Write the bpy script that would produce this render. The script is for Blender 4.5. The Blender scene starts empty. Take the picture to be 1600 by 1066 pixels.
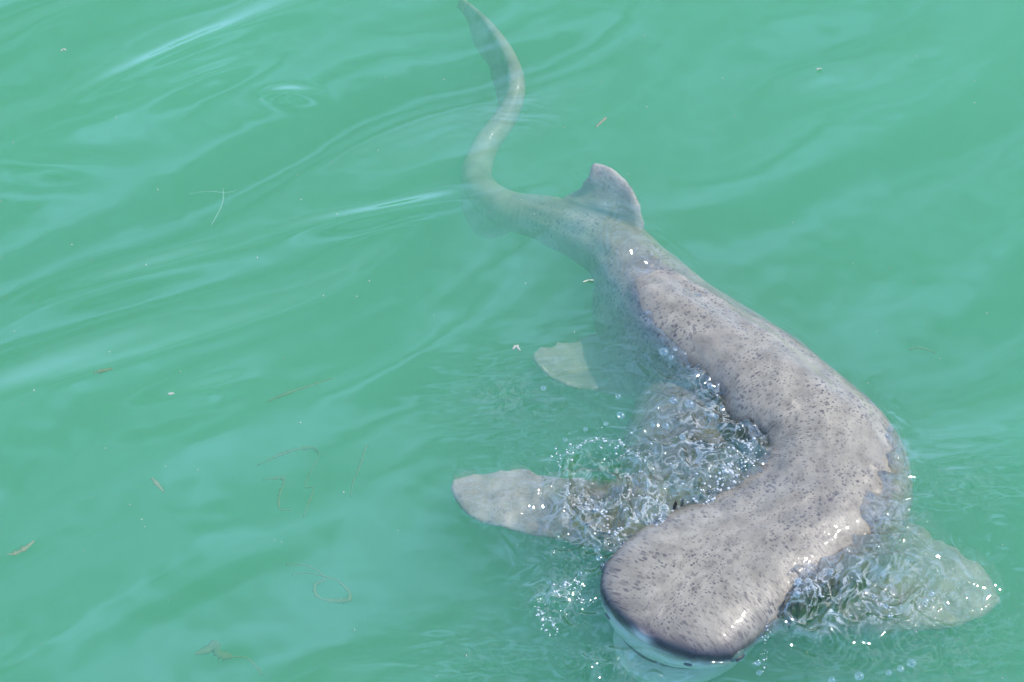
import bpy, math, random
import numpy as np
from mathutils import Vector, Matrix

# ------------------------------------------------------------------ camera, sky, sun, exposure
scene = bpy.context.scene
col = scene.collection
CAM = np.array([0.0, -3.2, 3.83]); TGT = np.array([0.0, 0.0, 0.0]); HFOV = math.radians(26.0)
cam_data = bpy.data.cameras.new('camera'); cam = bpy.data.objects.new('camera', cam_data); col.objects.link(cam)
cam.location = CAM
cam.rotation_euler = Vector(TGT - CAM).to_track_quat('-Z', 'Y').to_euler()
cam_data.sensor_width = 36.0; cam_data.lens = 18.0 / math.tan(HFOV / 2)
cam_data.clip_start = 0.05; cam_data.clip_end = 1000.0
scene.camera = cam

SUN_DIR = Vector((0.57, 0.20, 0.80)).normalized()          # towards the sun
world = bpy.data.worlds.new('World'); scene.world = world; world.use_nodes = True
wn = world.node_tree.nodes; wl = world.node_tree.links
sky = wn.new('ShaderNodeTexSky'); sky.sky_type = 'NISHITA'; sky.sun_disc = False
sky.sun_elevation = math.asin(SUN_DIR.z); sky.sun_rotation = math.atan2(SUN_DIR.x, SUN_DIR.y)
sky.air_density = 1.5; sky.dust_density = 0.0; sky.ozone_density = 4.0
wtc = wn.new('ShaderNodeTexCoord'); wnz = wn.new('ShaderNodeTexNoise'); wrp = wn.new('ShaderNodeValToRGB'); wmx = wn.new('ShaderNodeMix')
wnz.inputs['Scale'].default_value = 3.2; wnz.inputs['Detail'].default_value = 3.0; wl.new(wtc.outputs['Generated'], wnz.inputs['Vector'])
wrp.color_ramp.interpolation = 'EASE'; wrp.color_ramp.elements[0].position = 0.44; wrp.color_ramp.elements[1].position = 0.78
wmx.data_type = 'RGBA'; wmx.inputs[7].default_value = (4.6, 8.0, 15.0, 1)       # thin veils of unseen high cloud, added and tinted blue for wave reflections
wl.new(wnz.outputs['Fac'], wrp.inputs[0])
wsp = wn.new('ShaderNodeSeparateXYZ'); whz = wn.new('ShaderNodeMapRange'); wad = wn.new('ShaderNodeMath'); wad.operation = 'MAXIMUM'      # unseen haze band added round the horizon to brighten reflections on wave crests
wl.new(wtc.outputs['Generated'], wsp.inputs[0]); wl.new(wsp.outputs['Z'], whz.inputs[0])
whz.interpolation_type = 'SMOOTHSTEP'; whz.inputs[1].default_value = 0.55; whz.inputs[2].default_value = 0.02; whz.inputs[3].default_value = 0.0; whz.inputs[4].default_value = 0.85
wl.new(wrp.outputs[0], wad.inputs[0]); wl.new(whz.outputs[0], wad.inputs[1]); wl.new(wad.outputs[0], wmx.inputs[0]); wl.new(sky.outputs['Color'], wmx.inputs[6])
wl.new(wmx.outputs[2], wn['Background'].inputs['Color']); wn['Background'].inputs['Strength'].default_value = 0.15
sun_data = bpy.data.lights.new('sun', 'SUN'); sun_data.energy = 3.5; sun_data.angle = math.radians(0.53)
sun_data.color = (1.0, 0.93, 0.83)
sun = bpy.data.objects.new('sun', sun_data); col.objects.link(sun)
sun.rotation_euler = SUN_DIR.to_track_quat('Z', 'Y').to_euler(); sun.location = (4, 3, 8)
vs = scene.view_settings
vs.view_transform = 'Standard'; vs.look = 'None'; vs.gamma = 1.0; vs.use_curve_mapping = False; vs.exposure = 0.42
scene.render.engine = 'CYCLES'
cy = scene.cycles
cy.use_denoising = True; cy.use_adaptive_sampling = True; cy.adaptive_threshold = 0.03
cy.max_bounces = 16; cy.diffuse_bounces = 3; cy.glossy_bounces = 4; cy.transmission_bounces = 6
cy.volume_bounces = 3; cy.transparent_max_bounces = 16
cy.sample_clamp_indirect = 4.0; cy.sample_clamp_direct = 0.0
cy.caustics_reflective = False; cy.caustics_refractive = False

rng = np.random.default_rng(7); random.seed(7)

# ------------------------------------------------------------------ helpers
_f = TGT - CAM; _f = _f / np.linalg.norm(_f)
_r = np.cross(_f, [0, 0, 1.0]); _r /= np.linalg.norm(_r); _u = np.cross(_r, _f)
def at(px, py, z=0.0):
    """survey point: where the sight line through photo point (px, py of 1600x1066) meets height z"""
    k = math.tan(HFOV / 2) / 800.0
    d = _f + _r * (px - 800.0) * k + _u * (533.0 - py) * k
    return CAM + d * (z - CAM[2]) / d[2]

def crom(P, n):
    """Catmull-Rom through the rows of P, resampled to n evenly spaced rows"""
    P = np.asarray(P, float)
    Q = np.vstack([2 * P[0] - P[1], P, 2 * P[-1] - P[-2]])
    out = []
    for i in range(1, len(Q) - 2):
        p0, p1, p2, p3 = Q[i - 1], Q[i], Q[i + 1], Q[i + 2]
        for t in np.linspace(0, 1, 40, endpoint=False):
            out.append(0.5 * (2 * p1 + (p2 - p0) * t + (2 * p0 - 5 * p1 + 4 * p2 - p3) * t * t + (3 * p1 - p0 - 3 * p2 + p3) * t ** 3))
    out.append(Q[-2]); out = np.array(out)
    L = np.r_[0, np.cumsum(np.linalg.norm(np.diff(out[:, :3], axis=0), axis=1))]
    s = np.linspace(0, L[-1], n)
    return np.stack([np.interp(s, L, out[:, k]) for k in range(out.shape[1])], 1)

def link_mesh(name, V, F, mat=None, parent=None, smooth=True):
    me = bpy.data.meshes.new(name); me.from_pydata([tuple(v) for v in V], [], [tuple(f) for f in F]); me.update()
    if smooth: me.polygons.foreach_set('use_smooth', [True] * len(me.polygons))
    o = bpy.data.objects.new(name, me); col.objects.link(o)
    if mat: me.materials.append(mat)
    if parent: o.parent = parent
    return o

def tag(o, label=None, cat=None, group=None, kind=None):
    if label: o['label'] = label
    if cat: o['category'] = cat
    if group: o['group'] = group
    if kind: o['kind'] = kind
    return o

# tileable 2-D gradient noise
_perm = rng.permutation(512); _ga = rng.uniform(0, 2 * np.pi, 512)
def pnoise(x, y, seed=0):
    xi = np.floor(x).astype(np.int64); yi = np.floor(y).astype(np.int64)
    xf = x - xi; yf = y - yi
    def g(ix, iy, dx, dy):
        h = _perm[(_perm[(ix + seed * 37) % 512] + iy) % 512]
        a = _ga[h]
        return np.cos(a) * dx + np.sin(a) * dy
    u = xf ** 3 * (xf * (6 * xf - 15) + 10); v = yf ** 3 * (yf * (6 * yf - 15) + 10)
    a = g(xi, yi, xf, yf); b = g(xi + 1, yi, xf - 1, yf)
    c = g(xi, yi + 1, xf, yf - 1); d = g(xi + 1, yi + 1, xf - 1, yf - 1)
    return ((a * (1 - u) + b * u) * (1 - v) + (c * (1 - u) + d * u) * v) * 1.5

def new_mat(name):
    m = bpy.data.materials.new(name); m.use_nodes = True
    nt = m.node_tree; nt.nodes.clear()
    out = nt.nodes.new('ShaderNodeOutputMaterial')
    return m, nt, out
def N(nt, typ, **kw):
    n = nt.nodes.new(typ)
    for k, v in kw.items():
        if k in n.inputs: n.inputs[k].default_value = v
        else: setattr(n, k, v)
    return n
def math_node(nt, op, a, b=None, clamp=False):
    n = nt.nodes.new('ShaderNodeMath'); n.operation = op; n.use_clamp = clamp
    for i, v in enumerate((a, b)):
        if v is None: continue
        if hasattr(v, 'is_output'): nt.links.new(v, n.inputs[i])
        else: n.inputs[i].default_value = v
    return n.outputs[0]
def ramp(nt, fac, stops):
    n = nt.nodes.new('ShaderNodeValToRGB')
    el = n.color_ramp.elements
    while len(el) < len(stops): el.new(0.5)
    for e, (p, c) in zip(el, stops):
        e.position = p; e.color = (c, c, c, 1) if not hasattr(c, '__len__') else (*c, 1)
    nt.links.new(fac, n.inputs[0])
    return n.outputs[0]
def mix_rgb(nt, fac, a, b, mode='MIX'):
    n = nt.nodes.new('ShaderNodeMix'); n.data_type = 'RGBA'; n.blend_type = mode
    for sock, v in ((n.inputs['Factor'], fac), (n.inputs['A'], a), (n.inputs['B'], b)):
        if hasattr(v, 'is_output'): nt.links.new(v, sock)
        elif hasattr(v, '__len__'): sock.default_value = (*v, 1)
        else: sock.default_value = v
    # RGBA sockets share names with float ones: set the colour pair explicitly
    return n
def mixc(nt, fac, a, b, mode='MIX'):
    n = nt.nodes.new('ShaderNodeMix'); n.data_type = 'RGBA'; n.blend_type = mode
    ins = [n.inputs[0], n.inputs[6], n.inputs[7]]
    for sock, v in zip(ins, (fac, a, b)):
        if hasattr(v, 'is_output'): nt.links.new(v, sock)
        elif hasattr(v, '__len__'): sock.default_value = (*v, 1)
        else: sock.default_value = v
    return n.outputs[2]

def fresnel(nt, f0):
    """Schlick reflectance from the angle to the surface, the same from either side"""
    g = nt.nodes.new('ShaderNodeNewGeometry')
    d = nt.nodes.new('ShaderNodeVectorMath'); d.operation = 'DOT_PRODUCT'
    nt.links.new(g.outputs['Normal'], d.inputs[0]); nt.links.new(g.outputs['Incoming'], d.inputs[1])
    c = math_node(nt, 'ABSOLUTE', d.outputs['Value'])
    p = math_node(nt, 'POWER', math_node(nt, 'SUBTRACT', 1.0, c, True), 5.0)
    return math_node(nt, 'ADD', math_node(nt, 'MULTIPLY', p, 1 - f0), f0, True)

# ------------------------------------------------------------------ materials
def water_material():
    m, nt, out = new_mat('sea_water')
    tr = N(nt, 'ShaderNodeBsdfTransparent', Color=(1, 1, 1, 1))
    rf = N(nt, 'ShaderNodeBsdfRefraction', Color=(1, 1, 1, 1), Roughness=0.0, IOR=1.33)
    gl = N(nt, 'ShaderNodeBsdfGlossy', Roughness=0.04, Color=(1, 1, 1, 1))
    ch = N(nt, 'ShaderNodeAttribute', attribute_name='churn')
    m0 = nt.nodes.new('ShaderNodeMixShader')
    nt.links.new(math_node(nt, 'MULTIPLY', ch.outputs['Fac'], 0.50), m0.inputs[0])
    g = nt.nodes.new('ShaderNodeNewGeometry'); dt = nt.nodes.new('ShaderNodeVectorMath'); dt.operation = 'DOT_PRODUCT'
    nt.links.new(g.outputs['Normal'], dt.inputs[0]); nt.links.new(g.outputs['Incoming'], dt.inputs[1])
    thick = math_node(nt, 'POWER', math_node(nt, 'ABSOLUTE', dt.outputs['Value']), 0.8)     # slanted churn passes less: caustic-like light pattern put into its transparent colour
    nt.links.new(mixc(nt, ch.outputs['Fac'], (1, 1, 1), thick), tr.inputs['Color'])
    df = N(nt, 'ShaderNodeBsdfDiffuse', Color=(0.82, 0.84, 0.82, 1))
    tc = nt.nodes.new('ShaderNodeTexCoord'); fn = N(nt, 'ShaderNodeTexNoise', Scale=17.0, Detail=4.0, Roughness=0.55, Distortion=2.2); nt.links.new(tc.outputs['Object'], fn.inputs['Vector'])
    lines = math_node(nt, 'ABSOLUTE', math_node(nt, 'SUBTRACT', fn.outputs['Fac'], 0.5))
    film = math_node(nt, 'MULTIPLY', ramp(nt, lines, [(0.0, 0.50), (0.014, 0.30), (0.060, 0.0)]), math_node(nt, 'POWER', ch.outputs['Fac'], 2.0))
    mf = nt.nodes.new('ShaderNodeMixShader'); nt.links.new(film, mf.inputs[0]); nt.links.new(m0.outputs[0], mf.inputs[1]); nt.links.new(df.outputs[0], mf.inputs[2])
    nt.links.new(tr.outputs[0], m0.inputs[1]); nt.links.new(rf.outputs[0], m0.inputs[2])
    mx = nt.nodes.new('ShaderNodeMixShader')
    nt.links.new(fresnel(nt, 0.10), mx.inputs[0]); nt.links.new(mf.outputs[0], mx.inputs[1]); nt.links.new(gl.outputs[0], mx.inputs[2])
    nt.links.new(mx.outputs[0], out.inputs['Surface'])
    st = np.array([2.4, 2.4, 2.4]); om = np.array([0.30, 0.79, 0.46])
    sc = N(nt, 'ShaderNodeVolumeScatter', Color=(*om, 1), Density=float(st[0]), Anisotropy=0.0)
    ab = N(nt, 'ShaderNodeVolumeAbsorption', Color=(*om, 1), Density=float(st[0]))
    ad = nt.nodes.new('ShaderNodeAddShader')
    nt.links.new(sc.outputs[0], ad.inputs[0]); nt.links.new(ab.outputs[0], ad.inputs[1])
    nt.links.new(ad.outputs[0], out.inputs['Volume'])
    return m

def skin_material():
    m, nt, out = new_mat('shark_skin')
    sc = N(nt, 'ShaderNodeAttribute', attribute_name='skin_uv'); fin = N(nt, 'ShaderNodeAttribute', attribute_name='fin')
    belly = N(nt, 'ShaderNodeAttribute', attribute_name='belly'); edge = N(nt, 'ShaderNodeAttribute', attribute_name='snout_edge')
    tc = nt.nodes.new('ShaderNodeTexCoord')
    mp = nt.nodes.new('ShaderNodeMix'); mp.data_type = 'VECTOR'
    nt.links.new(fin.outputs['Fac'], mp.inputs[0]); nt.links.new(sc.outputs['Vector'], mp.inputs[4]); nt.links.new(tc.outputs['Object'], mp.inputs[5])
    co = mp.outputs[1]
    # wobble the coordinates so spots are not perfect discs
    nz = N(nt, 'ShaderNodeTexNoise', Scale=90.0, Detail=2.0); nt.links.new(co, nz.inputs['Vector'])
    wob = nt.nodes.new('ShaderNodeVectorMath'); wob.operation = 'MULTIPLY_ADD'
    nt.links.new(nz.outputs['Color'], wob.inputs[0]); wob.inputs[1].default_value = (0.006, 0.006, 0.006); nt.links.new(co, wob.inputs[2])
    def spots(scale, stretch, lo, hi, dens, seed):
        mpg = N(nt, 'ShaderNodeMapping'); mpg.inputs['Scale'].default_value = (scale * stretch, scale, scale)
        mpg.inputs['Location'].default_value = (seed, seed * 1.7, 0)
        nt.links.new(wob.outputs[0], mpg.inputs['Vector'])
        v = N(nt, 'ShaderNodeTexVoronoi', voronoi_dimensions='2D', Scale=1.0, Randomness=1.0); v.feature = 'F1'
        nt.links.new(mpg.outputs[0], v.inputs['Vector'])
        sep = nt.nodes.new('ShaderNodeSeparateColor'); nt.links.new(v.outputs['Color'], sep.inputs[0])
        # per-cell radius: many small, a few large, some none
        rad = math_node(nt, 'MULTIPLY_ADD', math_node(nt, 'POWER', sep.outputs[0], 2.2), hi - lo); nt.nodes[-1].inputs[2].default_value = lo
        on = math_node(nt, 'LESS_THAN', sep.outputs[1], dens)
        d = math_node(nt, 'SUBTRACT', rad, v.outputs['Distance'])
        s = math_node(nt, 'MULTIPLY', d, 10.0, True)
        s = math_node(nt, 'MULTIPLY', s, on)
        op = nt.nodes.new('ShaderNodeMapRange'); op.inputs[3].default_value = 0.5; op.inputs[4].default_value = 1.0; nt.links.new(sep.outputs[2], op.inputs[0])
        return math_node(nt, 'MULTIPLY', s, op.outputs[0])
    s1 = spots(112.0, 1.4, 0.12, 0.58, 0.92, 3.1)
    s2 = spots(52.0, 1.4, 0.03, 0.34, 0.60, 9.7)
    s3 = spots(15.0, 1.2, 0.0, 0.20, 0.25, 5.3)
    big = N(nt, 'ShaderNodeTexNoise', Scale=7.0, Detail=3.0); nt.links.new(co, big.inputs['Vector'])
    dens = ramp(nt, big.outputs['Fac'], [(0.38, 0.32), (0.56, 1.0)])
    s = math_node(nt, 'MAXIMUM', math_node(nt, 'MAXIMUM', s1, s2), s3)
    s = math_node(nt, 'MULTIPLY', s, dens)
    s = math_node(nt, 'MULTIPLY', s, math_node(nt, 'SUBTRACT', 1.0, math_node(nt, 'MULTIPLY', fin.outputs['Fac'], 0.6)))
    fine = N(nt, 'ShaderNodeTexNoise', Scale=260.0, Detail=3.0); nt.links.new(co, fine.inputs['Vector'])
    mot = N(nt, 'ShaderNodeTexNoise', Scale=22.0, Detail=4.0); nt.links.new(co, mot.inputs['Vector'])
    base = mixc(nt, ramp(nt, mot.outputs['Fac'], [(0.3, 0.0), (0.7, 1.0)]), (0.215, 0.186, 0.140), (0.375, 0.328, 0.252))
    base = mixc(nt, ramp(nt, fine.outputs['Fac'], [(0.35, 0.0), (0.75, 0.35)]), base, (0.15, 0.13, 0.125))
    patch = N(nt, 'ShaderNodeTexNoise', Scale=14.0, Detail=3.0, Distortion=0.6); nt.links.new(tc.outputs['Object'], patch.inputs['Vector'])
    base = mixc(nt, math_node(nt, 'MULTIPLY', ramp(nt, patch.outputs['Fac'], [(0.42, 0.0), (0.60, 0.70)]), fin.outputs['Fac']), base, (0.42, 0.365, 0.285))  # pale fin patches: skin mottle, with rippling caustic light put into the colour
    c = mixc(nt, math_node(nt, 'MULTIPLY', s, 0.90), base, (0.055, 0.048, 0.055))
    # long faint scratches and worn, paler areas
    sm = N(nt, 'ShaderNodeMapping'); sm.inputs['Scale'].default_value = (9.0, 120.0, 1.0); sm.inputs['Rotation'].default_value = (0, 0, 0.35); nt.links.new(wob.outputs[0], sm.inputs['Vector'])
    sn = N(nt, 'ShaderNodeTexNoise', Scale=1.0, Detail=2.0); nt.links.new(sm.outputs[0], sn.inputs['Vector'])
    sg = math_node(nt, 'MULTIPLY', ramp(nt, sn.outputs['Fac'], [(0.68, 0.0), (0.76, 0.45)]), ramp(nt, big.outputs['Fac'], [(0.5, 0.0), (0.6, 1.0)]))
    c = mixc(nt, sg, c, (0.50, 0.46, 0.42))
    wide = N(nt, 'ShaderNodeTexNoise', Scale=3.2, Detail=4.0); nt.links.new(co, wide.inputs['Vector'])
    c = mixc(nt, ramp(nt, wide.outputs['Fac'], [(0.40, 0.0), (0.68, 0.34)]), c, (0.13, 0.115, 0.11))
    # pale flecks
    p = spots(30.0, 1.0, 0.0, 0.16, 0.10, 21.0)
    c = mixc(nt, math_node(nt, 'MULTIPLY', p, 0.5), c, (0.55, 0.52, 0.48))
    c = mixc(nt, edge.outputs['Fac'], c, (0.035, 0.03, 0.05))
    c = mixc(nt, belly.outputs['Fac'], c, (0.66, 0.66, 0.63))
    b = N(nt, 'ShaderNodeBsdfPrincipled', Roughness=0.38)
    b.inputs['Specular IOR Level'].default_value = 0.25
    nt.links.new(c, b.inputs['Base Color'])
    b.inputs['Coat Weight'].default_value = 0.35; b.inputs['Coat Roughness'].default_value = 0.05; b.inputs['Coat IOR'].default_value = 1.33
    bn = N(nt, 'ShaderNodeTexNoise', Scale=420.0, Detail=2.0); nt.links.new(co, bn.inputs['Vector'])
    bm = N(nt, 'ShaderNodeBump', Strength=0.22, Distance=0.002); nt.links.new(bn.outputs['Fac'], bm.inputs['Height'])
    bn2 = N(nt, 'ShaderNodeTexNoise', Scale=45.0, Detail=3.0); nt.links.new(co, bn2.inputs['Vector'])
    bm2 = N(nt, 'ShaderNodeBump', Strength=0.30, Distance=0.006); nt.links.new(bn2.outputs['Fac'], bm2.inputs['Height'])
    nt.links.new(bm.outputs[0], bm2.inputs['Normal'])
    nt.links.new(bm2.outputs[0], b.inputs['Normal'])
    bm3 = N(nt, 'ShaderNodeBump', Strength=0.2, Distance=0.006); nt.links.new(bn2.outputs['Fac'], bm3.inputs['Height'])
    nt.links.new(bm3.outputs[0], b.inputs['Coat Normal'])
    nt.links.new(b.outputs[0], out.inputs['Surface'])
    return m

def plain(name, c1, c2=None, rough=0.5, scale=30.0, spec=0.5, alpha=None):
    m, nt, out = new_mat(name)
    tc = nt.nodes.new('ShaderNodeTexCoord')
    nz = N(nt, 'ShaderNodeTexNoise', Scale=scale, Detail=4.0); nt.links.new(tc.outputs['Object'], nz.inputs['Vector'])
    c = mixc(nt, ramp(nt, nz.outputs['Fac'], [(0.3, 0.0), (0.7, 1.0)]), c1, c2 or c1)
    b = N(nt, 'ShaderNodeBsdfPrincipled', Roughness=rough); nt.links.new(c, b.inputs['Base Color'])
    b.inputs['Specular IOR Level'].default_value = spec
    if alpha is not None: b.inputs['Alpha'].default_value = alpha
    nt.links.new(b.outputs[0], out.inputs['Surface'])
    return m

def bubble_material(name, white):
    m, nt, out = new_mat(name)
    tr = N(nt, 'ShaderNodeBsdfTransparent', Color=(0.97, 0.985, 0.98, 1))
    gl = N(nt, 'ShaderNodeBsdfGlossy', Roughness=0.06, Color=(1, 1, 1, 1))
    df = N(nt, 'ShaderNodeBsdfDiffuse', Color=(0.85, 0.87, 0.86, 1))
    m1 = nt.nodes.new('ShaderNodeMixShader'); m1.inputs[0].default_value = white
    nt.links.new(tr.outputs[0], m1.inputs[1]); nt.links.new(df.outputs[0], m1.inputs[2])
    mx = nt.nodes.new('ShaderNodeMixShader')
    nt.links.new(fresnel(nt, 0.14), mx.inputs[0]); nt.links.new(m1.outputs[0], mx.inputs[1]); nt.links.new(gl.outputs[0], mx.inputs[2])
    nt.links.new(mx.outputs[0], out.inputs['Surface'])
    return m

MAT = dict(
    water=water_material(), skin=skin_material(),
    sand=plain('sand', (0.30, 0.27, 0.18), (0.42, 0.37, 0.26), 0.9, 2.0),
    eye=plain('eye_iris', (0.06, 0.10, 0.08), (0.10, 0.16, 0.12), 0.12),
    black=plain('dark_recess', (0.015, 0.014, 0.018), (0.03, 0.026, 0.03), 0.4),
    gill=plain('gill_skin', (0.06, 0.045, 0.05), (0.10, 0.08, 0.08), 0.5),
    bubble=bubble_material('bubble_film', 0.0), foam=bubble_material('foam_film', 0.5),  # foam droplets, whitened so they also stand in for sun sparkles
    weed=plain('olive_weed', (0.10, 0.14, 0.03), (0.16, 0.19, 0.05), 0.5),
    tan=plain('tan_debris', (0.24, 0.20, 0.10), (0.34, 0.28, 0.16), 0.6),
    pale=plain('pale_debris', (0.40, 0.38, 0.27), (0.52, 0.49, 0.38), 0.6),
    strand=plain('clear_strand', (0.55, 0.65, 0.60), (0.7, 0.78, 0.74), 0.3, alpha=0.07),
)

# ------------------------------------------------------------------ the sea: surface, body of water, seabed
def gauss(x, y, px, py, rx, ry, ang=0.0):
    c = at(px, py)
    dx, dy = x - c[0], y - c[1]
    ca, sa = math.cos(ang), math.sin(ang)
    a, b = (dx * ca + dy * sa) / rx, (-dx * sa + dy * ca) / ry
    return np.exp(-(a * a + b * b))
def smooth(e0, e1, x):
    t = np.clip((x - e0) / (e1 - e0), 0, 1); return t * t * (3 - 2 * t)

BODY_TOP = None
def survey_body(co):
    """height map of the animal's upper surface, 6 mm cells, lightly blurred"""
    global BODY_TOP
    x0, y0, c = -1.0, -1.4, 0.006; nx, ny = 400, 600
    g = np.full((ny, nx), -0.14)
    i = ((co[:, 1] - y0) / c).astype(int); j = ((co[:, 0] - x0) / c).astype(int); ok = (i >= 0) & (i < ny) & (j >= 0) & (j < nx)
    np.maximum.at(g, (i[ok], j[ok]), co[ok, 2])
    for _ in range(3):
        g = (g * 2 + np.roll(g, 1, 0) + np.roll(g, -1, 0) + np.roll(g, 1, 1) + np.roll(g, -1, 1)) / 6
    BODY_TOP = (g, x0, y0, c)
def body_top(x, y):
    g, x0, y0, c = BODY_TOP
    fx = np.clip((x - x0) / c - .5, 0, g.shape[1] - 1.001); fy = np.clip((y - y0) / c - .5, 0, g.shape[0] - 1.001)
    i = fy.astype(int); j = fx.astype(int); u = fx - j; v = fy - i
    return (g[i, j] * (1 - u) + g[i, j + 1] * u) * (1 - v) + (g[i + 1, j] * (1 - u) + g[i + 1, j + 1] * u) * v

def water_height(x, y, want_churn=False):
    x = np.asarray(x, float); y = np.asarray(y, float)
    # long low swell, crests running lower-left to upper-right
    wx = x + 0.10 * pnoise(x * 1.6, y * 1.6, 3); wy = y + 0.10 * pnoise(x * 1.6 + 9, y * 1.6, 4)
    ca, sa = math.cos(math.radians(33)), math.sin(math.radians(33))
    a = wx * ca + wy * sa; b = -wx * sa + wy * ca
    h = 0.045 * pnoise(a * 0.8, b * 2.1, 5) + 0.0 * a
    left = smooth(0.30, -0.35, x - 0.25 * y)
    h += (0.004 + 0.010 * left) * pnoise(a * 1.1 + 5, b * 4.6, 6)
    env = smooth(-0.05, 0.40, pnoise(a * 0.8 + 1, b * 1.3, 8) + 0.08)
    n7 = pnoise(a * 0.9 + 2, b * 4.4, 7)
    h += (0.001 + 0.0040 * left) * np.exp(-(n7 / 0.36) ** 2) * env
    h += (0.0002 + 0.0003 * left) * pnoise(a * 3.0, b * 12.0, 18) * env
    # small chop everywhere
    h += 0.0004 * pnoise(x * 13, y * 18, 9) + 0.0018 * pnoise(x * 3.1, y * 4.2, 27)
    # capillary ripples beside the animal
    rip = gauss(x, y, 790, 620, 0.14, 0.11) + 0.9 * gauss(x, y, 1500, 760, 0.16, 0.11) + gauss(x, y, 1420, 960, 0.30, 0.12) \
        + 0.7 * gauss(x, y, 1400, 1045, 0.30, 0.08) + 0.4 * gauss(x, y, 800, 175, 0.12, 0.08) + 0.8 * gauss(x, y, 760, 1040, 0.16, 0.1) \
        + 0.5 * gauss(x, y, 1000, 600, 0.2, 0.2)
    rip = np.clip(rip, 0, 1.2)
    h += rip * (0.0056 * pnoise(wx * 9 + 3, wy * 26, 10) + 0.0014 * pnoise(wx * 24, wy * 60, 11))
    # churned water: over the near flank and the fin, and beside the gills
    t1 = 1.3 * gauss(x, y, 965, 795, 0.15, 0.14) + gauss(x, y, 1120, 690, 0.13, 0.13) + 0.5 * gauss(x, y, 1100, 590, 0.10, 0.11)
    t2 = gauss(x, y, 1270, 950, 0.12, 0.075) + 0.9 * gauss(x, y, 1390, 930, 0.15, 0.085) + 0.6 * gauss(x, y, 1370, 830, 0.10, 0.09) + 0.6 * gauss(x, y, 1385, 720, 0.05, 0.14) + 0.12 * gauss(x, y, 1520, 900, 0.1, 0.09)
    t3 = 0.7 * gauss(x, y, 875, 950, 0.06, 0.07) + 0.4 * gauss(x, y, 960, 1045, 0.12, 0.05)
    t = np.clip(t1 + t2 + t3, 0, 1.15)
    qx = x + 0.030 * pnoise(x * 9, y * 9, 12) + 0.012 * pnoise(x * 22, y * 22, 21); qy = y + 0.030 * pnoise(x * 9, y * 9 + 7, 13) + 0.012 * pnoise(x * 22 + 5, y * 22, 22)
    ridged = 1 - np.abs(pnoise(qx * 10, qy * 13, 14)) * 2.2 + 0.4 * (1 - np.abs(pnoise(qx * 19, qy * 24, 23)) * 2.2)
    vig = 0.45 + 0.9 * smooth(-0.25, 0.35, pnoise(x * 8, y * 8, 24))
    h += t * (0.027 * (ridged - 0.6) + vig * (0.012 * pnoise(qx * 22, qy * 28, 15) + 0.0024 * pnoise(qx * 52, qy * 64, 16)) + 0.008)
    h += 0.022 * gauss(x, y, 1125, 735, 0.17, 0.055, math.radians(48)) + 0.014 * gauss(x, y, 1060, 560, 0.15, 0.05, math.radians(-40)) + 0.026 * gauss(x, y, 1245, 945, 0.07, 0.06)
    # collapsing splash ring over the fin root
    c = at(945, 752); r = np.hypot((x - c[0]) * 1.0, (y - c[1]) * 0.92)
    r = r + 0.012 * pnoise(x * 16, y * 16, 17)
    h += 0.016 * np.exp(-((r - 0.085) / 0.011) ** 2) * smooth(-0.06, 0.03, (y - c[1]) + 0.4 * np.abs(x - c[0])) - 0.006 * np.exp(-(r / 0.06) ** 2)
    # sheets running off the back and lenses over the dorsal fin
    for px, py, rx, ry, an, am in ((1110, 470, 0.10, 0.020, -0.72, 0.007), (1035, 520, 0.07, 0.018, -0.8, 0.006), (1180, 560, 0.08, 0.022, -0.75, 0.006),
                                   (1340, 892, 0.16, 0.032, 0.08, 0.020), (1450, 908, 0.10, 0.024, -0.10, 0.013), (605, 333, 0.17, 0.030, 0.20, 0.017), (455, 150, 0.06, 0.026, 0.05, 0.013), (230, 420, 0.26, 0.05, 0.36, 0.013), (330, 620, 0.12, 0.04, 0.30, 0.008),
                                   (90, 268, 0.14, 0.05, 0.05, 0.013), (280, 90, 0.20, 0.030, 0.62, 0.012), (330, 130, 0.17, 0.036, 0.60, 0.010)):
        h += am * gauss(x, y, px, py, rx, ry, an)
    c = at(1005, 400); r = np.hypot(x - c[0], y - c[1])
    h += 0.004 * np.cos(r * 2 * np.pi / 0.045) * np.exp(-(r / 0.05) ** 2)
    # film and wavelets drawn up where the back breaks the surface
    if BODY_TOP is not None:
        B = body_top(x, y)
        n1 = pnoise(x * 11, y * 11, 25); n2 = pnoise(x * 30, y * 30, 26)
        h += np.exp(-((B + 0.004) / 0.011) ** 2) * np.clip(0.0035 + 0.0100 * n1 + 0.0050 * n2, 0, 1)
        h += 0.0020 * np.cos(B / 0.013 * 2 * np.pi + 4 * n1) * np.exp(-((B + 0.035) / 0.026) ** 2) * np.clip(0.5 + n1, 0, 1)
        t = np.maximum(t, 0.55 * np.exp(-((B + 0.015) / 0.02) ** 2) * np.clip(0.5 + 1.2 * n1, 0, 1))
    return (h, np.clip(np.maximum(t, 0.35 * rip), 0, 1)) if want_churn else h

def water_z(x, y):
    return float(water_height(np.array([x]), np.array([y]))[0])

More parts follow.
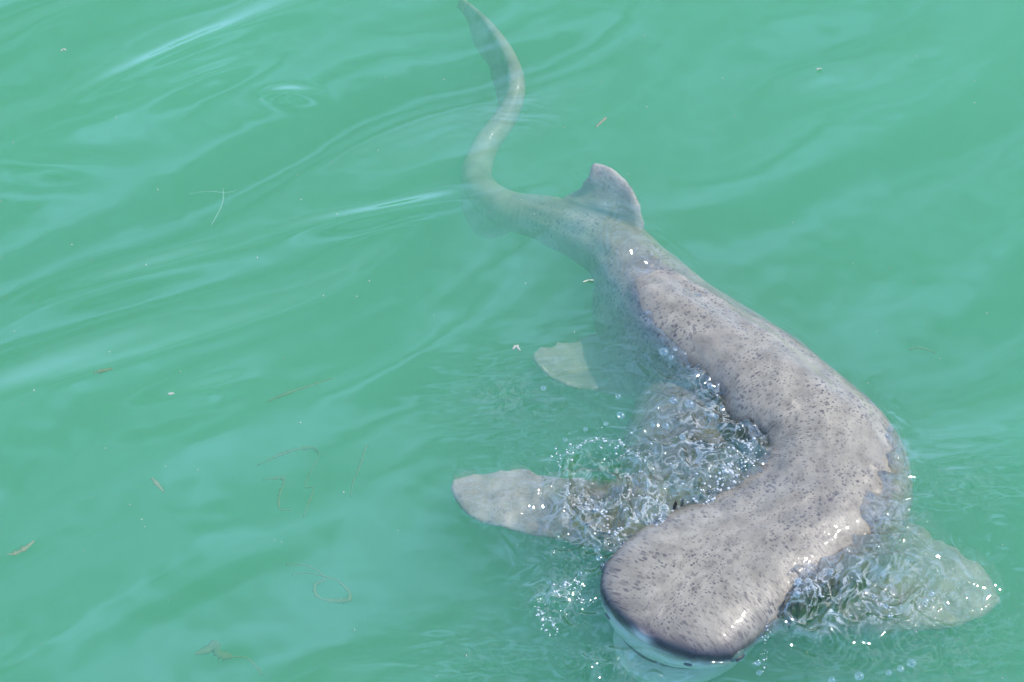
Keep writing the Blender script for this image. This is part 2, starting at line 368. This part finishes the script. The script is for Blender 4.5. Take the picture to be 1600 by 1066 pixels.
def build_sea():
    def axis(lo, hi, step, far):
        core = np.arange(lo, hi + step / 2, step)
        g = [step]
        while sum(g) < far: g.append(g[-1] * 1.22)
        g = np.cumsum(g)
        return np.r_[lo - g[::-1], core, core[-1] + g]
    xs = axis(-1.45, 1.45, 0.0034, 160.0); ys = axis(-1.05, 1.55, 0.0034, 160.0)
    nx, ny = len(xs), len(ys)
    X, Y = np.meshgrid(xs, ys)
    d = np.maximum(np.maximum(np.abs(X) - 3, np.abs(Y) - 3), 0)
    Z, churn = water_height(X, Y, True); Z = Z * np.exp(-d / 20)
    V = np.stack([X, Y, Z], -1).reshape(-1, 3)
    idx = np.arange(nx * ny).reshape(ny, nx)
    F = np.stack([idx[:-1, :-1], idx[:-1, 1:], idx[1:, 1:], idx[1:, :-1]], -1).reshape(-1, 4)
    # side walls and bottom, so the water is one closed body
    ring = np.r_[idx[0, :], idx[1:, -1], idx[-1, -2::-1], idx[-2:0:-1, 0]]
    low = V[ring].copy(); low[:, 2] = -3.2
    n0 = len(V); k = len(ring); lows = n0 + np.arange(k)
    V = np.vstack([V, low])
    nxt = np.roll(np.arange(k), -1)
    side = np.stack([ring, lows, lows[nxt], ring[nxt]], -1)
    me = bpy.data.meshes.new('sea_water')
    quads = np.vstack([F, side])
    nq = len(quads)
    me.vertices.add(len(V)); me.vertices.foreach_set('co', V.astype(np.float32).ravel())
    me.loops.add(nq * 4 + k); me.loops.foreach_set('vertex_index', np.r_[quads.ravel(), lows[::-1]].astype(np.int32))
    me.polygons.add(nq + 1)
    me.polygons.foreach_set('loop_start', np.r_[np.arange(nq) * 4, nq * 4].astype(np.int32))
    sm = np.zeros(nq + 1, bool); sm[:len(F)] = True
    me.update(calc_edges=True); me.validate()
    me.polygons.foreach_set('use_smooth', sm)
    me.materials.append(MAT['water'])
    ca = me.attributes.new('churn', 'FLOAT', 'POINT'); ca.data.foreach_set('value', np.r_[churn.ravel(), np.zeros(k)].astype(np.float32))
    o = bpy.data.objects.new('sea_water', me); col.objects.link(o); tag(o, kind='structure')
    # seabed
    n = 60
    gx = np.sign(np.linspace(-1, 1, n)) * np.abs(np.linspace(-1, 1, n)) ** 3 * 158; GX, GY = np.meshgrid(gx, gx)
    GZ = -2.9 + 0.12 * pnoise(GX * 0.7, GY * 0.7, 20)
    idx = np.arange(n * n).reshape(n, n)
    F = np.stack([idx[:-1, :-1], idx[:-1, 1:], idx[1:, 1:], idx[1:, :-1]], -1).reshape(-1, 4)
    sb = link_mesh('seabed', np.stack([GX, GY, GZ], -1).reshape(-1, 3), F.tolist(), MAT['sand']); tag(sb, kind='structure')

# ------------------------------------------------------------------ the shark
# ridge of the back: photo point + height above the still water
RIDGE = [(1003, 990, 0.044), (1045, 935, 0.058), (1110, 871, 0.058), (1202, 808, 0.050), (1280, 750, 0.040), (1316, 688, 0.034), (1300, 616, 0.027),
         (1216, 534, 0.007), (1104, 460, -0.015), (1022, 397, -0.040), (958, 348, -0.068), (870, 318, -0.10), (795, 300, -0.13),
         (758, 268, -0.17), (768, 222, -0.17), (802, 172, -0.15), (815, 125, -0.125), (800, 78, -0.12), (765, 32, -0.13), (722, -6, -0.15)]
NS = 260
ridge = crom([at(px, py, z) for px, py, z in RIDGE], NS)
S = np.r_[0, np.cumsum(np.linalg.norm(np.diff(ridge, axis=0), axis=1))]
TL = S[-1]
U = S / TL
def prof(tab):
    t = np.array(tab); return np.interp(U, t[:, 0], t[:, 1])
hw = prof([(0, .001), (.004, .040), (.010, .098), (.02, .138), (.035, .166), (.06, .174), (.09, .178), (.13, .180), (.18, .183), (.25, .184), (.32, .180), (.39, .172), (.46, .152),
           (.52, .112), (.57, .086), (.62, .070), (.67, .058), (.72, .048), (.78, .034), (.86, .024), (.94, .014), (1, .003)])
up = prof([(0, .001), (.004, .014), (.010, .024), (.02, .034), (.04, .048), (.07, .062), (.11, .078), (.16, .100), (.22, .125), (.30, .135), (.38, .125), (.46, .100), (.54, .075), (.60, .064),
           (.66, .052), (.72, .042), (.80, .026), (.90, .018), (1, .004)])
dn = prof([(0, .001), (.004, .066), (.010, .082), (.02, .090), (.04, .098), (.07, .106), (.11, .118), (.16, .135), (.22, .170), (.30, .235), (.38, .270), (.46, .235), (.54, .125), (.60, .075),
           (.66, .048), (.72, .036), (.80, .024), (.90, .014), (1, .004)])
tan = np.gradient(ridge, axis=0); tan /= np.linalg.norm(tan, axis=1)[:, None]
fwd = -tan                                                   # towards the snout
roll = np.radians(prof([(0, 0), (.07, 0), (.13, 7), (.20, 5), (.26, -8), (.33, -26), (.48, -28), (.57, -14), (.66, -12), (.74, -34), (.85, -40), (1, -30)]))
upv = np.array([0, 0, 1.0]) - tan * tan[:, 2:3]; upv /= np.linalg.norm(upv, axis=1)[:, None]
# the head is carried level, its blunt face tipped slightly up
fh = fwd * [1, 1, 0]; fh /= np.linalg.norm(fh, axis=1)[:, None]
kh = smooth(.16, .06, U)[:, None]; tilt = math.radians(7)
upv = upv * (1 - kh) + kh * (np.array([0, 0, math.cos(tilt)]) - fh * math.sin(tilt)); upv /= np.linalg.norm(upv, axis=1)[:, None]
rgt = np.cross(fwd, upv); rgt /= np.linalg.norm(rgt, axis=1)[:, None]
c_, s_ = np.cos(roll)[:, None], np.sin(roll)[:, None]
upv, rgt = upv * c_ + rgt * s_, rgt * c_ - upv * s_
core = ridge - upv * up[:, None]
NA = 48
def section(i, ang):
    n = 2.35 if U[i] < .12 else 2.1
    c, s = math.cos(ang), math.sin(ang)
    a = abs(s) ** (2 / n) * math.copysign(1, s) * hw[i]
    b = abs(c) ** (2 / n) * math.copysign(1, c) * (up[i] if c > 0 else dn[i])
    return core[i] + rgt[i] * a + upv[i] * b
def frame(s_frac):
    i = int(np.clip(np.searchsorted(U, s_frac), 1, NS - 1)); return i

Vs, Fs = [], []
def add(V, F):
    n = len(Vs); Vs.extend([tuple(v) for v in V]); Fs.extend([tuple(j + n for j in f) for f in F])
def tube():
    V = [section(i, 2 * math.pi * k / NA) for i in range(NS) for k in range(NA)]
    F = [(i * NA + k, i * NA + (k + 1) % NA, (i + 1) * NA + (k + 1) % NA, (i + 1) * NA + k) for i in range(NS - 1) for k in range(NA)]
    F.append(tuple(range(NA - 1, -1, -1))); F.append(tuple((NS - 1) * NA + k for k in range(NA)))
    add(V, F)
tube()
def blade(lead, trail, t0, t1, n=40, m=18):
    """a fin: closed lens-section blade between its leading and trailing edge, root first"""
    A = crom(lead, n); B = crom(trail, n)
    q_ = np.arange(n) / n
    nick = np.clip(pnoise(q_ * 13 + t0 * 90, q_ * 0 + 3.3, 40), 0, 1) * .016 + np.abs(pnoise(q_ * 31 + 2, q_ * 0 + t0 * 50, 41)) * .006
    cl = np.linalg.norm(A - B, axis=1)[:, None] + 1e-6
    B = B + (A - B) / cl * np.minimum(nick[:, None], cl * .25)            # worn trailing edge
    V, F = [], []
    for i in range(n):
        f = i / (n - 1)
        ch = B[i] - A[i]
        span = (A[min(i + 1, n - 1)] + B[min(i + 1, n - 1)]) - (A[max(i - 1, 0)] + B[max(i - 1, 0)])
        nn = np.cross(ch, span); nn /= (np.linalg.norm(nn) + 1e-9)
        th = t0 + (t1 - t0) * f ** 0.8
        for k in range(2 * m):
            q = k / m
            side = 1 if q <= 1 else -1
            p = q if q <= 1 else 2 - q
            w = (math.sqrt(max(p, 0)) * (1 - p) * 2.0) * 0.75 + 0.35 * math.sin(math.pi * p)
            V.append(A[i] + ch * p + nn * side * (0.5 * th * w + 0.0035))
    c = 2 * m
    for i in range(n - 1):
        for k in range(c):
            F.append((i * c + k, i * c + (k + 1) % c, (i + 1) * c + (k + 1) % c, (i + 1) * c + k))
    F.append(tuple(range(c - 1, -1, -1))); F.append(tuple((n - 1) * c + k for k in range(c)))
    add(V, F)
    g = np.linspace(0, 1, 24)[None, :, None]
    return (A[:, None] * (1 - g) + B[:, None] * g).reshape(-1, 3)
def P(*pts): return [at(*p) for p in pts]
fin_pts = []
# pectoral fin on the near side: broad, blunt, reaching out from behind the gills
fin_pts.append(blade(P((1080, 900, -.115), (960, 868, -.075), (890, 853, -.055), (815, 836, -.045), (742, 813, -.040), (712, 786, -.040), (704, 768, -.040)),
                     P((1180, 800, -.115), (1075, 752, -.075), (960, 742, -.055), (880, 742, -.048), (820, 734, -.042), (745, 736, -.040), (709, 750, -.040)), .050, .012))
# pectoral fin on the far side
fin_pts.append(blade(P((1180, 985, -.13), (1270, 992, -.13), (1370, 990, -.13), (1460, 986, -.135), (1530, 968, -.14), (1562, 942, -.145)),
                     P((1330, 780, -.13), (1400, 800, -.13), (1465, 830, -.13), (1515, 868, -.135), (1550, 900, -.14), (1564, 936, -.145)), .050, .012))
# dorsal fin, small and far back, leaning over to the far side
fin_pts.append(blade(P((1010, 385, -.10), (1006, 345, -.055), (994, 305, -.018), (972, 274, -.004), (945, 257, -.002), (928, 255, -.004)),
                     P((850, 335, -.17), (862, 316, -.11), (890, 303, -.085), (905, 290, -.05), (917, 273, -.02), (926, 258, -.005)), .030, .010))
# pelvic fins
fin_pts.append(blade(P((1060, 610, -.23), (990, 622, -.205), (925, 614, -.185), (880, 602, -.165), (845, 580, -.15), (833, 562, -.145)),
                     P((1010, 490, -.23), (960, 510, -.205), (920, 524, -.19), (880, 533, -.175), (850, 541, -.16), (832, 553, -.15)), .030, .010))
fin_pts.append(blade(P((1130, 500, -.30), (1180, 520, -.31), (1205, 530, -.33), (1225, 535, -.35)),
                     P((1070, 450, -.30), (1120, 470, -.31), (1165, 490, -.33), (1215, 525, -.35)), .026, .010))
# anal fin and the web of the tail fin, hung from the body's own frame
def hang(u0, u1, depth_fn, n=26):
    ii = [int(round(v)) for v in np.linspace(frame(u0), frame(u1), n)]
    top = [core[i] for i in ii]; bot = [core[i] - upv[i] * depth_fn(k / (n - 1)) for k, i in enumerate(ii)]
    return blade(top, bot, .012, .007, n=60, m=10)
fin_pts.append(hang(.565, .625, lambda f: .045 + .05 * math.sin(math.pi * min(1, f * 1.1)) * f))
fin_pts.append(hang(.68, .997, lambda f: .030 + .045 * math.exp(-((f - .07) / .07) ** 2) + .055 * smooth(0, .15, np.array(f)).item() * (1 - smooth(.80, 1.0, np.array(f)).item() * .85) ))
# lower jaw, set back under the snout
def ellipsoid(c, ax, n=24, m=36):
    V, F = [], []
    for i in range(n + 1):
        th = math.pi * i / n
        for k in range(m):
            ph = 2 * math.pi * k / m
            V.append(c + ax[0] * math.sin(th) * math.cos(ph) + ax[1] * math.sin(th) * math.sin(ph) + ax[2] * math.cos(th))
    for i in range(n):
        for k in range(m):
            F.append((i * m + k, (i + 1) * m + k, (i + 1) * m + (k + 1) % m, i * m + (k + 1) % m))
    add(V, F)
j = frame(.075)
ellipsoid(core[j] - upv[j] * .122, [fwd[j] * (S[j] - .016), rgt[j] * .140, upv[j] * .042])

# heavy flank and belly gathered on the inside of the bend
def mass(p, q, half_w, half_h):
    a = q - p; c = (p + q) / 2; L = np.linalg.norm(a) / 2; a = a / (2 * L)
    l = np.cross(a, [0, 0, 1.0]); l /= np.linalg.norm(l)
    ellipsoid(c, [a * L, l * half_w, np.cross(l, a) * half_h])
mass(at(1045, 850, -.135), at(1105, 560, -.150), .150, .105)
mass(at(1120, 640, -.170), at(965, 420, -.200), .150, .120)

tmp = link_mesh('shark_shape', Vs, Fs)
rm = tmp.modifiers.new('remesh', 'REMESH'); rm.mode = 'VOXEL'; rm.voxel_size = 0.0048; rm.use_smooth_shade = True
dg = bpy.context.evaluated_depsgraph_get()
me = bpy.data.meshes.new_from_object(tmp.evaluated_get(dg))
bpy.data.objects.remove(tmp)
me.name = 'shark_body'
nv = len(me.vertices)
co = np.zeros(nv * 3); me.vertices.foreach_get('co', co); co = co.reshape(-1, 3)
ed = np.zeros(len(me.edges) * 2, np.int64); me.edges.foreach_get('vertices', ed); ed = ed.reshape(-1, 2)
deg = np.bincount(ed.ravel(), minlength=nv)[:, None]
def lap(q):
    a = np.zeros_like(q); np.add.at(a, ed[:, 0], q[ed[:, 1]]); np.add.at(a, ed[:, 1], q[ed[:, 0]]); return a / deg
for it in range(7):
    co = co + 0.55 * (lap(co) - co); co = co - 0.50 * (lap(co) - co)
me.vertices.foreach_set('co', co.ravel()); me.update()
nrm = np.zeros(nv * 3); me.vertices.foreach_get('normal', nrm); nrm = nrm.reshape(-1, 3)
# surface coordinates: arc length along the animal and distance round its girth
best = np.full(nv, 1e9); bi = np.zeros(nv, int)
for i in range(0, NS, 2):
    dd = ((co - core[i]) ** 2).sum(1); mk = dd < best; best[mk] = dd[mk]; bi[mk] = i
rel = co - core[bi]
along = (rel * tan[bi]).sum(1); lat = (rel * rgt[bi]).sum(1); ver = (rel * upv[bi]).sum(1)
ang = np.arctan2(lat, ver)
sm_ = S[bi] + along
rad = np.maximum(0.5 * (hw[bi] + up[bi]), 0.03)
r_self = np.hypot(lat / np.maximum(hw[bi], .004), ver / np.maximum(np.where(ver > 0, up[bi], dn[bi]), .004))
from mathutils.kdtree import KDTree
fp = np.vstack(fin_pts); kd = KDTree(len(fp))
for i, p in enumerate(fp): kd.insert(p, i)
kd.balance()
dist = np.array([kd.find(p)[2] for p in co])
outside = np.where(np.abs(along) > .03, 1.0, smooth(1.08, 1.30, r_self))
fin = smooth(.034, .022, dist) * outside
fin = np.maximum(fin, smooth(.66, .70, U[bi]))
nzv = pnoise(co[:, 0] * 22, co[:, 1] * 22 + co[:, 2] * 30, 30)
belly = smooth(1.75, 2.25, np.abs(ang) + 0.16 * nzv - .75 * smooth(.10, .20, U[bi])) * (1 - fin)
head = smooth(.20, .04, U[bi])
belly = np.maximum(belly, head * smooth(0.004, -0.022, ver + 0.010 * nzv + .014) * (1 - fin))
edge = smooth(.11, .04, U[bi]) * np.exp(-((ver + .002 + .008 * nzv) / .022) ** 2) * (1 - fin)  # dark snout margin: pigment, with shade painted into the same band
turn = (U[bi] > .17) & (U[bi] < .40)
side = smooth(.02, .10, -lat) * smooth(1.4, 1.0, r_self)
fold = np.sin(sm_ * 2 * np.pi / .036 + 2.5 * pnoise(co[:, 0] * 9, co[:, 1] * 9, 31)) * np.clip(pnoise(co[:, 0] * 6, co[:, 1] * 6, 32) + .35, 0, 1)
disp = .0030 * fold * side * smooth(.17, .22, U[bi]) * smooth(.40, .32, U[bi])
disp = disp + (.0040 * pnoise(sm_ * 9, ang * 2.5, 33) + .0008 * pnoise(sm_ * 26, ang * 7, 34)) * (.2 + .8 * smooth(.05, .20, U[bi]))
disp = disp + .0025 * np.exp(-(ang / .16) ** 2) * smooth(.24, .34, U[bi]) * smooth(1.2, 1.0, r_self)
co = co + nrm * (disp * (1 - fin))[:, None]
# the fins flex: a slow ripple through their blades
co[:, 2] += fin * (U[bi] < .66) * (.010 * pnoise(co[:, 0] * 9, co[:, 1] * 9, 35) + .004 * pnoise(co[:, 0] * 26, co[:, 1] * 26, 36))
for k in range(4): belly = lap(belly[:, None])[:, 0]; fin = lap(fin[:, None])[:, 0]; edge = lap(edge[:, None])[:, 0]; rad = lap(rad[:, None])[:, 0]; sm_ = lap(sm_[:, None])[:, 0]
me.vertices.foreach_set('co', co.ravel())
def attr(name, typ, data):
    a = me.attributes.new(name, typ, 'POINT'); a.data.foreach_set('vector' if typ == 'FLOAT_VECTOR' else 'value', np.ascontiguousarray(data, np.float32).ravel())
attr('skin_uv', 'FLOAT_VECTOR', np.stack([sm_, ang * rad, np.zeros(nv)], 1))
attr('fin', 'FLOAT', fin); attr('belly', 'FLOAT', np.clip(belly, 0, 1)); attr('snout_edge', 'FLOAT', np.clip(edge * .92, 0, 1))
me.materials.clear(); me.materials.append(MAT['skin']); me.update()
me.polygons.foreach_set('use_smooth', [True] * len(me.polygons))
shark = bpy.data.objects.new('shark', None); col.objects.link(shark); shark.location = (0, 0, 0); shark.empty_display_size = .2
tag(shark, 'grey dark-spotted shark swimming at the surface with its blunt snout out of the water', 'shark')
body = bpy.data.objects.new('body', me); col.objects.link(body); body.parent = shark

def disc_part(name, u, ang, mat, rx, ry, proud, parent, yaw=0.0, dome=0.3, n=22):
    """small lens-shaped piece seated on the skin at body fraction u and girth angle ang"""
    i = frame(u); p = section(i, ang)
    a = section(i, ang + .05) - section(i, ang - .05); a /= np.linalg.norm(a)
    b = section(min(i + 2, NS - 1), ang) - section(max(i - 2, 0), ang); b -= a * (a @ b); b /= np.linalg.norm(b)
    nrm = np.cross(a, b); nrm /= np.linalg.norm(nrm)
    if nrm @ (p - core[i]) < 0: nrm = -nrm
    a, b = a * math.cos(yaw) + b * math.sin(yaw), b * math.cos(yaw) - a * math.sin(yaw)
    V, F = [p + nrm * (proud + dome * min(rx, ry))], []
    for r, z in ((.5, .78), (.85, .35), (1, 0), (1, -.8)):
        for k in range(n):
            t = 2 * math.pi * k / n
            V.append(p + a * rx * r * math.cos(t) + b * ry * r * math.sin(t) + nrm * (proud + dome * min(rx, ry) * z - (.004 if z < 0 else 0)))
    F += [(0, 1 + k, 1 + (k + 1) % n) for k in range(n)]
    for q in range(3):
        F += [(1 + q * n + k, 1 + (q + 1) * n + k, 1 + (q + 1) * n + (k + 1) % n, 1 + q * n + (k + 1) % n) for k in range(n)]
    return link_mesh(name, V, F, mat, parent)
for sd in (1, -1):
    e = disc_part('eye', .040, sd * 1.66, MAT['eye'], .014, .020, .001, shark, dome=.55)
    disc_part('pupil', .040, sd * 1.66, MAT['black'], .0055, .013, .0095, e, dome=.25)
    disc_part('nostril', .009, sd * 1.95, MAT['black'], .006, .009, .0005, shark, yaw=.4 * sd, dome=.1)
    for g in range(7):
        L = .075 - .005 * g
        disc_part('gill_slit', .105 + .010 * g, sd * (1.50 + .012 * g), MAT['gill'], L * .55, .0035, .001, shark, dome=.4)

survey_body(co)
build_sea()

# mouth: the dark gape under the snout
mp_ = []
for k in np.linspace(-1, 1, 41):
    mp_.append(section(frame(.007 + .05 * k * k), math.pi - k * 1.12))
mp_ = np.array(mp_); mp_ = crom(mp_[::4], 60)
V, F = [], []
for i in range(60):
    t = mp_[min(i + 1, 59)] - mp_[max(i - 1, 0)]; t /= np.linalg.norm(t); a = np.cross(t, [0, 0, 1.0]); a /= np.linalg.norm(a); b = np.cross(a, t)
    r = .0055 * math.sin(math.pi * (i + .5) / 60) ** .4
    V += [mp_[i] + a * r * math.cos(q) + b * r * .8 * math.sin(q) for q in np.linspace(0, 2 * math.pi, 10, endpoint=False)]
for i in range(59): F += [(i * 10 + q, i * 10 + (q + 1) % 10, i * 10 + 10 + (q + 1) % 10, i * 10 + 10 + q) for q in range(10)]
link_mesh('mouth', V, F, MAT['black'], shark)

# ------------------------------------------------------------------ bubbles and foam
def ico(sub):
    import bmesh
    bm = bmesh.new(); bmesh.ops.create_icosphere(bm, subdivisions=sub, radius=1.0)
    V = np.array([v.co[:] for v in bm.verts]); F = np.array([[v.index for v in f.verts] for f in bm.faces]); bm.free()
    return V, F
IV, IF = ico(3)
dome_mesh = bpy.data.meshes.new('bubble')
dome_mesh.from_pydata([tuple(v * (1, 1, .78)) for v in IV], [], IF.tolist()); dome_mesh.materials.append(MAT['bubble'])
dome_mesh.polygons.foreach_set('use_smooth', [True] * len(IF))
def bubble(px, py, r_px, label, group):
    p = at(px, py, 0.0); z = water_z(p[0], p[1])
    o = bpy.data.objects.new('bubble', dome_mesh); col.objects.link(o)
    r = r_px * 1.15 / 790.0
    o.location = (p[0], p[1], z + .25 * r); o.scale = (r, r, r); o.rotation_euler.z = random.uniform(0, 6)
    tag(o, label, 'bubble', group)
G = "clear bubble floating over the shark's submerged flank", 'bubbles over the flank'
for b in ((1037, 552, 8), (1049, 560, 5), (1055, 547, 4), (1072, 541, 5), (1141, 578, 7), (1075, 574, 4), (1110, 608, 6), (1052, 628, 7), (1077, 634, 9), (1150, 626, 4),
          (970, 650, 7), (966, 618, 5), (1040, 668, 6), (1118, 660, 5), (1153, 640, 5), (1066, 690, 6), (1020, 668, 4), (1128, 634, 4)): bubble(*b, *G)
G = 'clear bubble floating on green water between the pelvic and pectoral fins', 'bubbles between the fins'
for b in ((849, 607, 5), (947, 664, 4), (915, 672, 4), (883, 690, 4)): bubble(*b, *G)
G = "clear bubble floating beside the shark's snout, near the root of the inner-bend fin", 'bubbles beside the snout'
for b in ((933, 866, 6), (936, 881, 6), (941, 893, 3), (906, 905, 4), (858, 918, 4)): bubble(*b, *G)
G = "clear bubble on open water ahead of the shark's eye", 'bubbles in front of the cheek'
for b in ((1424, 1036, 8), (1408, 1043, 6), (1389, 1050, 5), (1343, 1054, 8), (1300, 1060, 6), (1184, 1036, 5), (1186, 1050, 5)): bubble(*b, *G)
G = "clear bubble on churned water over the pectoral fin outside the shark's bend", 'bubbles over the outer pectoral fin'
for b in ((1243, 930, 7), (1300, 941, 6), (1366, 928, 5), (1384, 947, 5), (1391, 962, 5), (1446, 940, 5), (1455, 930, 6), (1240, 957, 6), (1330, 955, 4)): bubble(*b, *G)

BV, BF = ico(1)
def foam(name, lines, label):
    V, F, n = [], [], 0
    for pts, wpx, cnt, rmin, rmax in lines:
        L = crom([at(x, y) for x, y in pts], 60)
        for k in range(cnt):
            c = L[rng.integers(0, 60)] + np.array([rng.normal(), rng.normal(), 0]) * wpx / 790.0 * .5
            r = (rmin + (rmax - rmin) * rng.random() ** 3) / 790.0
            c[2] = water_z(c[0], c[1]) + .2 * r
            V.append(BV * r * (1, 1, .8) + c); F.append(BF + n); n += len(BV)
    o = link_mesh(name, np.vstack(V), np.vstack(F).tolist(), MAT['foam']); tag(o, label, 'foam', kind='stuff')
foam('foam', [([(1000, 862), (1060, 815), (1110, 785), (1160, 722), (1166, 690)], 22, 480, .9, 3.6),
              ([(872, 740), (882, 712), (920, 698), (960, 700), (988, 716), (1002, 748), (986, 772)], 24, 190, .8, 3.0),
              ([(895, 775), (935, 805), (962, 838), (972, 872)], 16, 170, .9, 3.2),
              ([(975, 770), (990, 795), (1005, 832), (1072, 775), (1090, 760)], 40, 120, .8, 3.2),
              ([(1040, 720), (1100, 700), (1150, 660), (1100, 640)], 50, 45, .7, 2.4)],
     "white foam droplets over the pectoral fin inside the shark's bend")
foam('foam', [([(845, 955), (850, 985), (868, 1000)], 12, 45, .9, 3.0), ([(858, 925), (880, 938), (900, 915), (915, 928)], 14, 60, .9, 3.2), ([(905, 940), (918, 955)], 10, 18, .8, 2.2)],
     'white foam flecks on green water just ahead of the snout')
foam('foam', [([(1225, 932), (1248, 925)], 8, 24, .8, 2.6), ([(1265, 955), (1300, 930)], 12, 30, .8, 2.6), ([(1362, 925), (1384, 946), (1396, 968)], 9, 40, .8, 2.8),
              ([(1442, 930), (1462, 936), (1444, 944)], 6, 16, .8, 2.6), ([(1192, 970), (1198, 1000), (1185, 1040)], 10, 40, .7, 2.2)],
     "white foam droplets on churned water beside the shark's gills")

# ------------------------------------------------------------------ drifting weed, flakes and specks
def ribbon(name, pts, widths, z, mat, label, cat, group=None, thick=.0022, parent=None):
    n = max(14, 8 * len(pts))
    L = crom([at(x, y, z) for x, y in pts], n); w = np.interp(np.linspace(0, 1, n), np.linspace(0, 1, len(widths)), widths) / 790.0 * .5
    T = np.gradient(L, axis=0); T /= np.linalg.norm(T, axis=1)[:, None]
    B = np.cross([0, 0, 1.0], T); B /= np.linalg.norm(B, axis=1)[:, None]
    tw = np.cumsum(rng.normal(0, .16, n)); Z = np.array([0, 0, 1.0])
    V, F = [], []
    for i in range(n):
        bb = B[i] * math.cos(tw[i] * .6) + Z * math.sin(tw[i] * .6); nn = Z * math.cos(tw[i] * .6) - B[i] * math.sin(tw[i] * .6)
        k = w[i] * (1 + .25 * rng.normal())
        for a, c in ((1, 0), (.5, 1), (-.5, 1), (-1, 0), (-.5, -1), (.5, -1)): V.append(L[i] + bb * a * k + nn * c * thick * .5)
    for i in range(n - 1):
        F += [(i * 6 + q, i * 6 + (q + 1) % 6, i * 6 + 6 + (q + 1) % 6, i * 6 + 6 + q) for q in range(6)]
    F += [(5, 4, 3, 2, 1, 0), tuple((n - 1) * 6 + q for q in range(6))]
    o = link_mesh(name, V, F, MAT[mat], parent)
    if label: tag(o, label, cat, group)
    return o
ribbon('weed_strip', [(415, 629), (445, 616), (470, 607), (520, 591)], [3, 6, 8, 8, 4], -0.150, 'weed', 'long straight olive weed strip drifting alone', 'seaweed')
o = ribbon('weed_leaf', [(10, 867), (25, 864), (40, 856), (54, 845)], [2, 9, 9, 3], -.09, 'tan', 'tan curled leaf scrap with a pale knob at one end', 'leaf')
ribbon('weed_flake', [(237, 747), (244, 755), (256, 769)], [4, 11, 3], -.10, 'tan', 'small tan wedge-shaped flake with nothing near it', 'flake')
ribbon('weed_leaf', [(146, 583), (158, 580), (176, 576)], [3, 8, 3], -.05, 'weed', 'short olive leaf scrap lying level in open water', 'leaf')
ribbon('weed_flake', [(262, 616), (272, 615)], [3, 6, 3], -.01, 'pale', 'tiny pale flake beside a bluish wave streak', 'flake')
ribbon('weed_flake', [(801, 546), (806, 541), (813, 548)], [3, 7, 3], -.015, 'pale', "cream curved flake drifting beside the pelvic fin tip", 'flake')
ribbon('weed_flake', [(911, 441), (919, 438), (928, 438)], [3, 5, 3], -.005, 'pale', "ragged cream flake floating over the shark's submerged side below the dorsal fin", 'flake')
ribbon('weed_leaf', [(931, 199), (938, 192), (947, 184)], [3, 9, 4], -.04, 'tan', 'mottled leaf scrap in open water behind the dorsal fin', 'leaf')
ribbon('weed_strand', [(402, 727), (450, 706), (485, 700), (498, 712), (482, 744), (477, 762), (490, 764), (474, 808)], [2, 5, 6, 7, 6, 4, 5, 2], -0.165, 'weed', 'zigzag olive weed strand like a crooked numeral', 'seaweed')
ribbon('weed_strand', [(410, 750), (443, 748), (437, 772), (437, 795), (456, 797)], [2, 7, 5, 5, 3], -0.170, 'weed', 'short hooked olive strand beside the zigzag weed strand', 'seaweed')
ribbon('weed_strand', [(573, 694), (562, 728), (552, 752), (548, 776)], [3, 5, 4, 2], -0.175, 'weed', 'thin upright olive strand hanging alone in green water', 'seaweed')
ribbon('weed_clump', [(446, 882), (480, 884), (508, 903), (492, 915), (500, 935), (543, 938), (545, 925), (528, 908), (512, 902), (480, 896), (455, 898)], [3, 5, 6, 4, 7, 8, 8, 5, 5, 4, 2], -0.150, 'weed', 'tangled looping clump of olive weed strands', 'seaweed')
ribbon('weed_leaf', [(305, 1022), (320, 1017), (335, 1010), (341, 1022), (360, 1026), (385, 1028), (402, 1044), (410, 1056)], [4, 16, 20, 14, 5, 5, 5, 2], -0.160, 'weed', 'olive weed blade with a broad head and thin trailing tail', 'seaweed')
ribbon('weed_strip', [(1420, 546), (1440, 544), (1462, 552)], [3, 6, 4], -0.150, 'weed', "short olive weed strip in open water beyond the shark's outer bend", 'seaweed')
ribbon('weed_flake', [(95, 80), (99, 77), (103, 79)], [3, 7, 3], -.004, 'pale', 'cream flake among blue wave streaks, well away from the shark', 'flake')
ribbon('weed_flake', [(1276, 109), (1280, 107), (1284, 108)], [3, 6, 3], -.004, 'pale', 'cream flake on smooth water far behind the dorsal fin', 'flake')
ribbon('clear_strand', [(330, 352), (340, 334), (348, 316), (349, 294)], [2, 3, 3, 2], -.004, 'strand', 'clear upright strand hooked over another pale strand', 'strand')
ribbon('clear_strand', [(297, 303), (325, 299), (352, 301), (372, 297)], [1.5, 2.5, 2.5, 1.5], -.004, 'strand', 'clear level strand lying across the upright pale strand', 'strand')
V, F, n = [], [], 0
for k in range(330):
    c = np.array([rng.uniform(-1.35, 1.35), rng.uniform(-1.0, 1.5), 0.0]); c[2] = water_z(c[0], c[1]) - .03 * rng.random() ** 2
    r = .0008 + .0012 * rng.random() ** 3
    V.append(BV * r * (1.0, 1.0 + rng.random(), .6) + c); F.append(BF + n); n += len(BV)
tag(link_mesh('drifting_specks', np.vstack(V), np.vstack(F).tolist(), MAT['pale']), 'tiny pale specks scattered through the green water', 'specks', kind='stuff')
